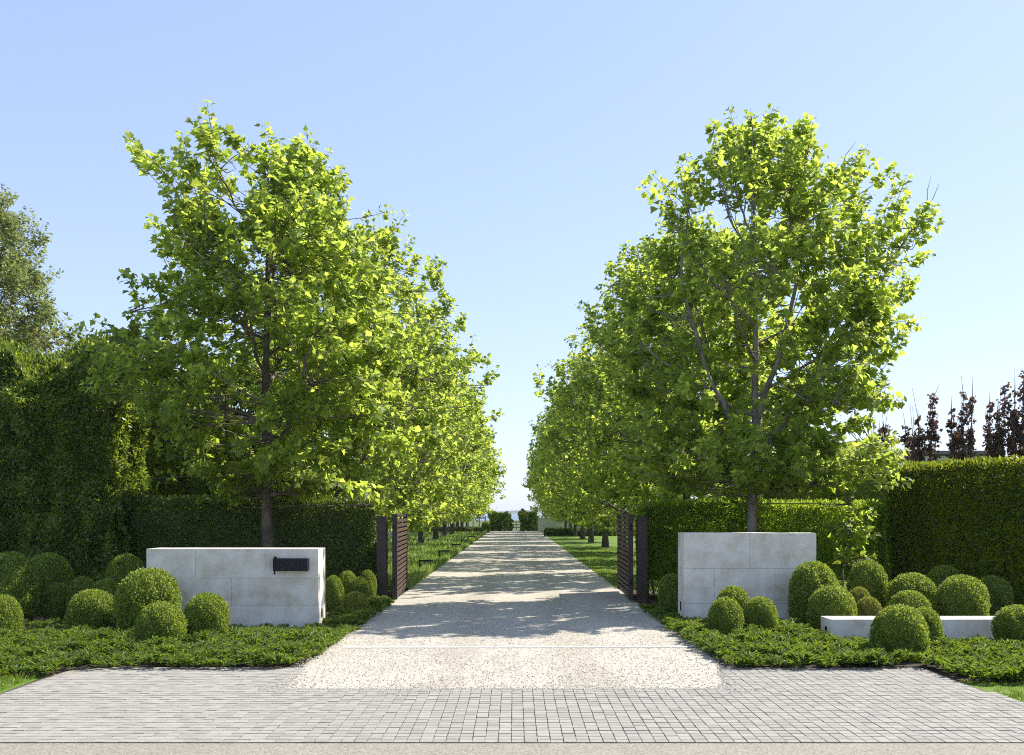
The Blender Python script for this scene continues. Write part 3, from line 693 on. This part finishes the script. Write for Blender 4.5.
# loose stones
OCT = (np.array([(1, 0, 0), (0, 1, 0), (-1, 0, 0), (0, -1, 0), (0, 0, .7), (0, 0, -.7)], float), np.array([(0, 1, 4), (1, 2, 4), (2, 3, 4), (3, 0, 4)]))
npb = 16000
py = 10.0 + 9.0 * rg.random(npb) ** 1.6; px = rg.uniform(-2.5, 2.45, npb)
ex = rg.random(npb) < 0.16
px = np.where(ex, np.where(rg.random(npb) < 0.5, edge_l(py) + 0.04 - np.abs(rg.normal(0, 0.10, npb)), edge_r(py) - 0.04 + np.abs(rg.normal(0, 0.10, npb))), np.clip(px, edge_l(py), edge_r(py)))
ex2 = rg.random(npb) < 0.05
py = np.where(ex2, 10.08 - np.abs(rg.normal(0, 0.16, npb)), py)
P = np.stack([px, py, np.full(npb, 0.0)], 1)
V, F = scatter(OCT[0], OCT[1], P, norm(rg.normal(0, 1, (npb, 3)) * np.array([1, 1, 0.15])), norm(UP + rg.normal(0, 0.2, (npb, 3))), rg.uniform(0.005, 0.012, npb))
tag(link('gravel', mesh_tris('gravel', V, F), M['pebble']), 'loose cream stones scattered over the gravel drive', None, None, 'stuff')
sheet('gravel_edging', [(-2.30, 13.08), (2.38, 13.10), (2.38, 13.24), (-2.30, 13.22)], 0.004, M['edging'], label='thin pale stone strip set across the gravel')

# ------------------------------------------------------------------ ground cover
def cover(name, poly, n, seed, label, hmin=0.035, hamp=0.16, mat='juniper', avoid=(), hmul=None):
    rg = np.random.default_rng(seed)
    xs = [p[0] for p in poly]; ysx = [p[1] for p in poly]
    P = np.stack([rg.uniform(min(xs), max(xs), int(n * 2.2)), rg.uniform(min(ysx), max(ysx), int(n * 2.2))], 1)
    jp = P + rg.normal(0, 0.05, P.shape)
    P = P[in_poly(jp, poly)][:n]
    for (ax, ay, ar) in avoid:
        P = P[np.hypot(P[:, 0] - ax, P[:, 1] - ay) > ar]
    def height(P):
        h = fnoise(P, 1.7, seed) * 0.45 + fnoise(P, 4.0, seed + 9) * 0.85
        return (hmin + hamp * np.clip(0.5 + h, 0, 1.2)) * (hmul(P[:, 0], P[:, 1]) if hmul else 1)
    h = height(P)
    keep = rg.random(len(P)) < np.clip((h - hmin) / (hamp * 0.22), 0.18, 1)
    P, h = P[keep], h[keep]
    # sprays of 6 fronds
    k = 14
    idx = np.repeat(np.arange(len(P)), k)
    a = rg.uniform(0, 2 * np.pi, len(P))[idx] + rg.normal(0, 0.7, len(idx))
    up = rg.uniform(0.1, 1.0, len(idx))
    D = norm(np.stack([np.cos(a), np.sin(a), up], 1))
    base = np.stack([P[idx, 0], P[idx, 1], h[idx] * rg.uniform(0.35, 1.0, len(idx))], 1)
    lv = scatter(OVAL[0] * np.array([0.5, 1, 1]), OVAL[1], base, D, norm(UP + rg.normal(0, 0.6, D.shape)), rg.uniform(0.04, 0.11, len(idx)))
    V, F = lv
    o = link(name, mesh_tris(name, V, F), M[mat])
    return tag(o, label, None, None, 'stuff')

left_bed = [(-11, 10.75), (-5.15, 10.75), (-5.05, 11.3), (-2.6, 11.3), (-2.46, 12.4), (-2.42, 15), (-2.40, 19.0), (-2.6, 19.7), (-3.2, 19.2), (-3.05, 16.0), (-3.0, 15.25), (-5.0, 15.25), (-6.6, 15.6), (-9.5, 15.8), (-11, 15.5)]
avl = [(b[0], b[1], b[2] * 0.98) for b in balls]
cover('ground_cover', left_bed, 17000, 201, 'low green juniper carpet around the left boxwood balls', avoid=avl, hmul=lambda x, y: np.interp(y, [13.6, 14.6, 15.4, 16.5], [1, 0.35, 0.4, 0.9]))
right_bed = [(2.55, 11.3), (4.3, 11.3), (4.6, 11.5), (4.85, 11.25), (4.82, 10.85), (4.9, 10.3), (9, 10.35), (9, 13.7), (6.0, 13.75), (4.4, 13.75), (4.3, 14.6), (4.4, 16.0), (2.8, 16.05), (2.75, 16.9), (2.45, 18.6), (2.34, 17), (2.36, 14)]
cover('ground_cover', right_bed, 15000, 202, 'low green juniper carpet around the right boxwood balls', avoid=avl + [(4.75, 11.9, 0.28)], hmul=lambda x, y: np.where(x > 4.2, np.interp(y, [12.3, 13.2], [1, 0.3]), np.interp(y, [14.6, 15.6], [1, 0.5])))
cover('ground_cover', [(4.6, 14.5), (10, 14.5), (10, 17.5), (6, 18), (5.1, 16.5)], 1200, 203, 'sparse ground cover between the boxwood balls behind the low wall', 0.02, 0.06, avoid=avl)

def blades(name, poly, n, hgt, seed, label, mat, ypow=1.0, wid=1.0, lean=0.35):
    rg = np.random.default_rng(seed)
    xs = [p[0] for p in poly]; yy = [p[1] for p in poly]
    u = rg.random(int(n * 1.8))
    P = np.stack([rg.uniform(min(xs), max(xs), len(u)), min(yy) + (max(yy) - min(yy)) * u ** ypow], 1)
    P = P[in_poly(P, poly)][:n]
    d = P[:, 1]
    cl = 0.6 + 0.8 * np.clip(fnoise(P, 1.3, seed) + 0.5, 0, 1)
    Z = np.stack([P[:, 0], P[:, 1], np.full(len(P), -0.015)], 1)
    D = norm(UP + rg.normal(0, lean, Z.shape))
    N = norm(rg.normal(0, 1, Z.shape) * np.array([1, 1, 0.2]))
    T = BLADE[0] * np.array([wid, 1, 1])
    V, F = scatter(T, BLADE[1], Z, D, N, hgt * rg.uniform(0.5, 1.2, len(P)) * cl)
    return tag(link(name, mesh_tris(name, V, F), M[mat]), label, None, None, 'stuff')
blades('meadow_grass', [(-8.5, 23.1), (-2.5, 23.1), (-2.55, 45), (-8.5, 45)], 52000, 0.22, 301, 'pale airy grass planting beside the drive beyond the left gate', 'meadow', 1.3, 1.3)
blades('meadow_grass', [(-8.5, 45), (-2.55, 45), (-2.6, 97), (-8.5, 97)], 28000, 0.26, 302, 'distant part of the pale grass planting under the left trees', 'meadow', 1.2, 2.4)
blades('lawn_grass', [(2.4, 23.2), (8.5, 23.2), (8.5, 50), (2.35, 50)], 36000, 0.06, 303, 'short mown lawn grass under the right trees', 'grass', 1.4, 3.0, 0.6)
blades('verge_grass', [(-9, 7.75), (-5.15, 7.75), (-5.25, 10.95), (-9, 10.95)], 16000, 0.06, 304, 'short yellow-green grass left of the paver apron', 'grass', 1.0, 1.6, 0.6)
blades('verge_grass', [(4.9, 7.75), (9, 7.75), (9, 10.6), (4.85, 10.6)], 16000, 0.06, 305, 'short bright grass right of the paver apron', 'grass', 1.0, 1.6, 0.6)

# ------------------------------------------------------------------ stone walls
def block_wall(name, x0, x1, y0, y1, courses, joints, label, cat='wall', group=None, end=None):
    e = empty(name, ((x0 + x1) / 2, y0, 0), label, cat, group)
    ox, oy = e.location.x, e.location.y
    parts = []; z = -0.06
    for zt, js in zip(courses, joints):
        cuts = [x0] + js + [x1]
        for a, b in zip(cuts[:-1], cuts[1:]):
            parts.append(box_va(a + (0.002 if a != x0 else 0) - ox, b - (0.002 if b != x1 else 0) - ox, y0 - oy, y1 - oy, z + 0.0022, zt - 0.0022, 0.0015))
        z = zt
    V, F = merge(parts)
    link('blocks', mesh_tris('blocks', V, F), M['limestone'], e)
    V, F = box_va(x0 + 0.006 - ox, x1 - 0.006 - ox, 0.005, y1 - y0 - 0.005, -0.05, courses[-1] - 0.006)
    link('mortar', mesh_tris('mortar', V, F), M['mortar'], e)
    if end:
        side, ey, ez, eh = end
        sx = (x1 - ox) if side > 0 else (x0 - ox)
        fr = []
        w = 0.045
        # small arched step light: rim and dark lens standing 4 mm proud
        a = np.linspace(0, np.pi, 9)
        def arch(wd, h0, h1, dx0, dx1):
            out = [(-wd, h0)] + [(-math.cos(t) * wd, h1 + math.sin(t) * wd) for t in a] + [(wd, h0)]
            n = len(out)
            V = np.array([(sx + side * dx0, ey - oy + p, ez + q) for p, q in out] + [(sx + side * dx1, ey - oy + p, ez + q) for p, q in out])
            F = [(i, (i + 1) % n, n + (i + 1) % n) for i in range(n)] + [(i, n + (i + 1) % n, n + i) for i in range(n)]
            F += [(n, n + i, n + i + 1) for i in range(1, n - 1)]
            return V, np.array(F)
        V, F = arch(w, 0, eh, 0.0, 0.006); link('light_niche', mesh_tris('light_niche', V, F), M['black_metal'], e)
    return e
W1 = block_wall('stone_wall', -5.77, -3.08, 15.34, 15.91, [0.345, 0.78, 1.24], [[-4.55, -3.6], [-4.44], [-5.0, -3.9]], 'lower pale limestone wall carrying a black mailbox, left of the drive', group='pale limestone entrance walls', end=(1, 15.62, 0.14, 0.11))
W2 = block_wall('stone_wall', 2.79, 4.98, 16.20, 16.78, [0.30, 0.88, 1.47], [[3.5], [3.3, 4.3], [3.88]], 'taller blank pale limestone wall right of the drive', group='pale limestone entrance walls', end=(-1, 16.5, 0.16, 0.11))
W3 = block_wall('low_stone_wall', 4.46, 9.6, 13.84, 14.30, [0.30], [[5.35, 6.4, 7.6, 8.6]], 'long knee-high limestone wall among the right boxwood balls', end=(-1, 14.05, 0.06, 0.08))

# mailbox on the left wall
mb = empty('mailbox', (-3.49, 15.34, 0.99), 'black rectangular mailbox with a side flag mounted on the limestone wall', 'mailbox')
V, F = merge([box_va(-0.27, 0.27, -0.13, -0.001, -0.09, 0.105, 0.006)])
link('body', mesh_tris('body', V, F), M['black_metal'], mb)
V, F = box_va(-0.266, 0.266, -0.137, -0.1315, -0.085, 0.10, 0.002)
link('door', mesh_tris('door', V, F), M['black_metal'], mb)
V, F = merge([box_va(-0.252, -0.225, -0.150, -0.139, -0.145, 0.135, 0.003), box_va(-0.225, -0.20, -0.149, -0.140, 0.10, 0.134, 0.002)])
link('flag', mesh_tris('flag', V, F), M['black_metal'], mb)

# ------------------------------------------------------------------ gates
def gate(x0, x1, y0, y1, lab, inner):
    """open leaf from (x0,y0) by the post to (x1,y1)"""
    e = empty('driveway_gate', (x0, y0, 0), lab, 'gate', 'open slatted gate leaves', math.atan2(y1 - y0, x1 - x0))
    Ln = math.hypot(x1 - x0, y1 - y0)
    for nm, a in (('stile', 0.0), ('stile', Ln - 0.07)):
        V, F = box_va(a, a + 0.07, -0.05, 0.05, 0.05, 1.78, 0.004)
        link(nm, mesh_tris(nm, V, F), M['gate_metal'], e)
    for nm, z in (('rail', 0.06), ('rail', 1.715)):
        V, F = box_va(0.071, Ln - 0.071, -0.02, 0.02, z, z + 0.05, 0.003)
        link(nm, mesh_tris(nm, V, F), M['gate_metal'], e)
    pp, qq = [], []
    ns = 16
    for i in range(ns):
        z = 0.125 + i * (1.58 / ns)
        for s in (-1, 1):
            ya, yb = (0.021, 0.042) if s > 0 else (-0.042, -0.021)
            pp.append(box_va(0.072, Ln - 0.072, ya, yb, z, z + 0.066, 0.004))
    V, F = merge(pp)
    link('slats', mesh_tris('slats', V, F), M['slat_wood'], e)
    V, F = box_va(Ln / 2 - 0.03, Ln / 2 + 0.03, -0.018, 0.018, 0.115, 1.71)
    link('brace', mesh_tris('brace', V, F), M['gate_metal'], e)
    for z in (0.35, 1.45):
        V, F = tube(np.array([(-0.025, 0, z), (-0.025, 0, z + 0.12)]), [0.018, 0.018], 8)
        link('hinge', mesh_tris('hinge', V, F), M['black_metal'], e)
gate(-2.43, -2.56, 19.8, 22.9, 'brown slatted gate leaf standing open on the left side of the drive', 1)
gate(2.34, 2.41, 19.8, 22.6, 'dark slatted gate leaf standing open on the right side of the drive', -1)
def gate_post(x, lab):
    e = empty('gate_post', (x, 19.85, 0), lab, 'gate post', 'dark square gate posts')
    V, F = box_va(-0.10, 0.10, -0.10, 0.10, -0.05, 1.72, 0.005); link('shaft', mesh_tris('shaft', V, F), M['gate_metal'], e)
    V, F = box_va(-0.105, 0.105, -0.105, 0.105, 1.722, 1.737, 0.003); link('cap', mesh_tris('cap', V, F), M['gate_metal'], e)
gate_post(-2.69, 'dark square gate post beside the left gate leaf')
gate_post(2.57, 'dark square gate post beside the right gate leaf')

# ------------------------------------------------------------------ path lights
lab = ['nearest', 'second nearest', 'third nearest', 'fourth nearest', 'fifth nearest', 'farthest']
first = None
for i in range(6):
    e = empty('path_light', (-2.86, 29.4 + 7.6 * i, 0), '%s black angled path light in the pale grass left of the drive' % lab[i], 'path light', 'black path lights along the left planting')
    if first is None:
        V, F = box_va(-0.025, 0.025, -0.025, 0.025, -0.05, 0.345, 0.003); pm = mesh_tris('post', V, F)
        V, F = box_va(-0.025, 0.40, -0.03, 0.03, 0.346, 0.395, 0.003); am = mesh_tris('arm', V, F)
        V, F = box_va(0.06, 0.38, -0.018, 0.018, 0.340, 0.3455); lm = mesh_tris('lens', V, F)
        first = True
    link('post', pm, M['black_metal'], e); a = link('arm', am, M['black_metal'], e); link('lens', lm, M['grey_panel'], a)

# ------------------------------------------------------------------ far things
e = empty('garden_wall', (6.5, 95, 0), 'distant white garden wall beyond the right row of plane trees', 'wall')
V, F = merge([box_va(-4.25, 9, 0, 0.4, -0.05, 1.30, 0.01)])
link('body', mesh_tris('body', V, F), M['white_wall'], e)
V, F = box_va(-4.28, 9.03, -0.03, 0.43, 1.302, 1.36, 0.005)
link('coping', mesh_tris('coping', V, F), M['white_wall'], e)
def rail_fence(name, x0, x1, y, h, np_, lab, mat, rails):
    e = empty(name, (x0, y, 0), lab, 'fence')
    for i in range(np_):
        x = (x1 - x0) * i / (np_ - 1)
        V, F = box_va(x - 0.05, x + 0.05, -0.05, 0.05, -0.05, h, 0.006)
        link('post', mesh_tris('post', V, F), M[mat], e)
    for z in rails:
        V, F = box_va(-0.04, x1 - x0 + 0.04, 0.051, 0.09, z, z + 0.11, 0.004)
        link('rail', mesh_tris('rail', V, F), M[mat], e)
rail_fence('rail_fence', -1.1, 1.4, 104.5, 1.0, 5, 'low brown rail fence closing the far end of the drive', 'weathered_wood', (0.2, 0.5, 0.8))
rail_fence('post_fence', -9.5, -2.9, 96, 1.5, 12, 'pale fence with upright posts at the far end of the left planting', 'weathered_wood', (0.35, 1.25))

for nm, x0, x1, y, hh, lb in (('hedgerow', -60, -9.8, 108, 4.5, 'far hedgerow closing the view behind the left row of plane trees'), ('hedgerow', 16, 70, 108, 4.0, 'far hedgerow closing the view behind the right row of plane trees')):
    hedge(nm, (x0, y), (x1, y + 3), 2.5, hh, 'hedge', lb, 9000, 0.35, 120 + int(hh), lump=0.9)
# house beyond the right hedge
h = empty('flat_roofed_house', (16.5, 46, 0), 'pale flat-roofed house glimpsed between the right plane tree and the purple trees', 'house')
V, F = box_va(-2.3, 6.0, 0.2, 8, -0.05, 4.5); link('wall', mesh_tris('wall', V, F), M['white_wall'], h)
V, F = box_va(-2.6, 6.3, -0.2, 8.3, 4.55, 4.72, 0.01); rf = link('roof', mesh_tris('roof', V, F), M['roof_metal'], h)
V, F = box_va(-2.35, -1.45, 1.0, 2.6, 4.725, 5.36, 0.01); ch = link('chimney', mesh_tris('chimney', V, F), M['grey_panel'], rf)
V, F = box_va(-2.42, -1.38, 0.93, 2.67, 5.362, 5.43, 0.005); link('chimney_cap', mesh_tris('chimney_cap', V, F), M['roof_metal'], h)
for x in (-1.6, 0.6, 2.8, 4.6):
    V, F = box_va(x, x + 1.2, 0.16, 0.199, 2.9, 4.1, 0.005); w = link('window', mesh_tris('window', V, F), M['roof_metal'], h)
    V, F = box_va(x + 0.07, x + 1.13, 0.150, 0.1595, 2.97, 4.03); link('pane', mesh_tris('pane', V, F), M['glass'], w)

# far wooded shore as one ridge
rg = np.random.default_rng(9)
V, Q = [], []
nx = 400
xs = np.linspace(-3800, 3800, nx)
for i, x in enumerate(xs):
    hh = 9 + 5 * noise.noise(Vector((x * 0.004, 0, 0))) + 3.0 * noise.noise(Vector((x * 0.02, 5, 0))) + 1.5 * noise.noise(Vector((x * 0.07, 8, 0)))
    V += [(x, 2880, -0.1), (x, 2905, hh * 0.7), (x, 2950, hh), (x, 3150, -0.1)]
for i in range(nx - 1):
    for j in range(3):
        Q.append((i * 4 + j, i * 4 + 4 + j, i * 4 + 5 + j, i * 4 + 1 + j))
me = bpy.data.meshes.new('hills'); me.from_pydata(V, [], Q); me.update()
tag(link('hills', me, M['hill']), None, None, None, 'structure')

# far summer haze
m, nt0, out0 = new_mat('haze')
pv0 = nt0.nodes.new('ShaderNodeVolumePrincipled'); pv0.inputs['Color'].default_value = (0.86, 0.91, 1.0, 1); pv0.inputs['Density'].default_value = 0.00018
nt0.links.new(pv0.outputs[0], out0.inputs['Volume'])
V, F = box_va(-4300, 4300, -300, 4700, -1.1, 32)
tag(link('haze', mesh_tris('haze', V, F), m), None, None, None, 'stuff')

# ------------------------------------------------------------------ light, sky, camera
SUN = Vector((0.80, 0.42, 1.0)).normalized()
sl = bpy.data.lights.new('sun', 'SUN'); sl.energy = 2.95; sl.angle = math.radians(0.53); sl.color = (1.0, 0.94, 0.85)
so = bpy.data.objects.new('sun', sl); col.objects.link(so); so.rotation_euler = (-SUN).to_track_quat('-Z', 'Y').to_euler(); so.location = (30, 20, 40)
w = bpy.data.worlds.new('World'); scene.world = w; w.use_nodes = True
nt = w.node_tree; nt.nodes.clear()
sky = nt.nodes.new('ShaderNodeTexSky'); sky.sky_type = 'NISHITA'; sky.sun_disc = False
sky.sun_elevation = math.asin(SUN.z); sky.sun_rotation = math.atan2(SUN.x, SUN.y)
sky.altitude = 0; sky.air_density = 1.0; sky.dust_density = 0.5; sky.ozone_density = 1.5
bg = nt.nodes.new('ShaderNodeBackground'); bg.inputs['Strength'].default_value = 0.127
ow = nt.nodes.new('ShaderNodeOutputWorld')
gm = nt.nodes.new('ShaderNodeGamma'); gm.inputs['Gamma'].default_value = 0.5   # hazy summer air: an evener sky
tn = nt.nodes.new('ShaderNodeMixRGB'); tn.blend_type = 'MULTIPLY'; tn.inputs['Fac'].default_value = 1; tn.inputs['Color2'].default_value = (1.06, 1.14, 1.42, 1)
nt.links.new(sky.outputs[0], gm.inputs['Color']); nt.links.new(gm.outputs[0], tn.inputs['Color1']); nt.links.new(tn.outputs[0], bg.inputs['Color']); nt.links.new(bg.outputs[0], ow.inputs['Surface'])

cam = bpy.data.cameras.new('camera'); co = bpy.data.objects.new('camera', cam); col.objects.link(co)
co.location = (0, 0, 1.8); co.rotation_euler = (math.radians(90), 0, 0)
cam.sensor_width = 36; cam.lens = 36 * 980 / 1024
cam.shift_x = -3 / 1024; cam.shift_y = 135.5 / 1024
cam.clip_start = 0.05; cam.clip_end = 12000
scene.camera = co
vs = scene.view_settings
vs.view_transform = 'Standard'; vs.look = 'None'; vs.exposure = 1.53; vs.gamma = 1.0; vs.use_curve_mapping = False
c = scene.cycles
c.use_denoising = False; c.filter_width = 1.05
c.max_bounces = 9; c.diffuse_bounces = 6; c.transmission_bounces = 7; c.glossy_bounces = 2; c.transparent_max_bounces = 4
c.sample_clamp_indirect = 6
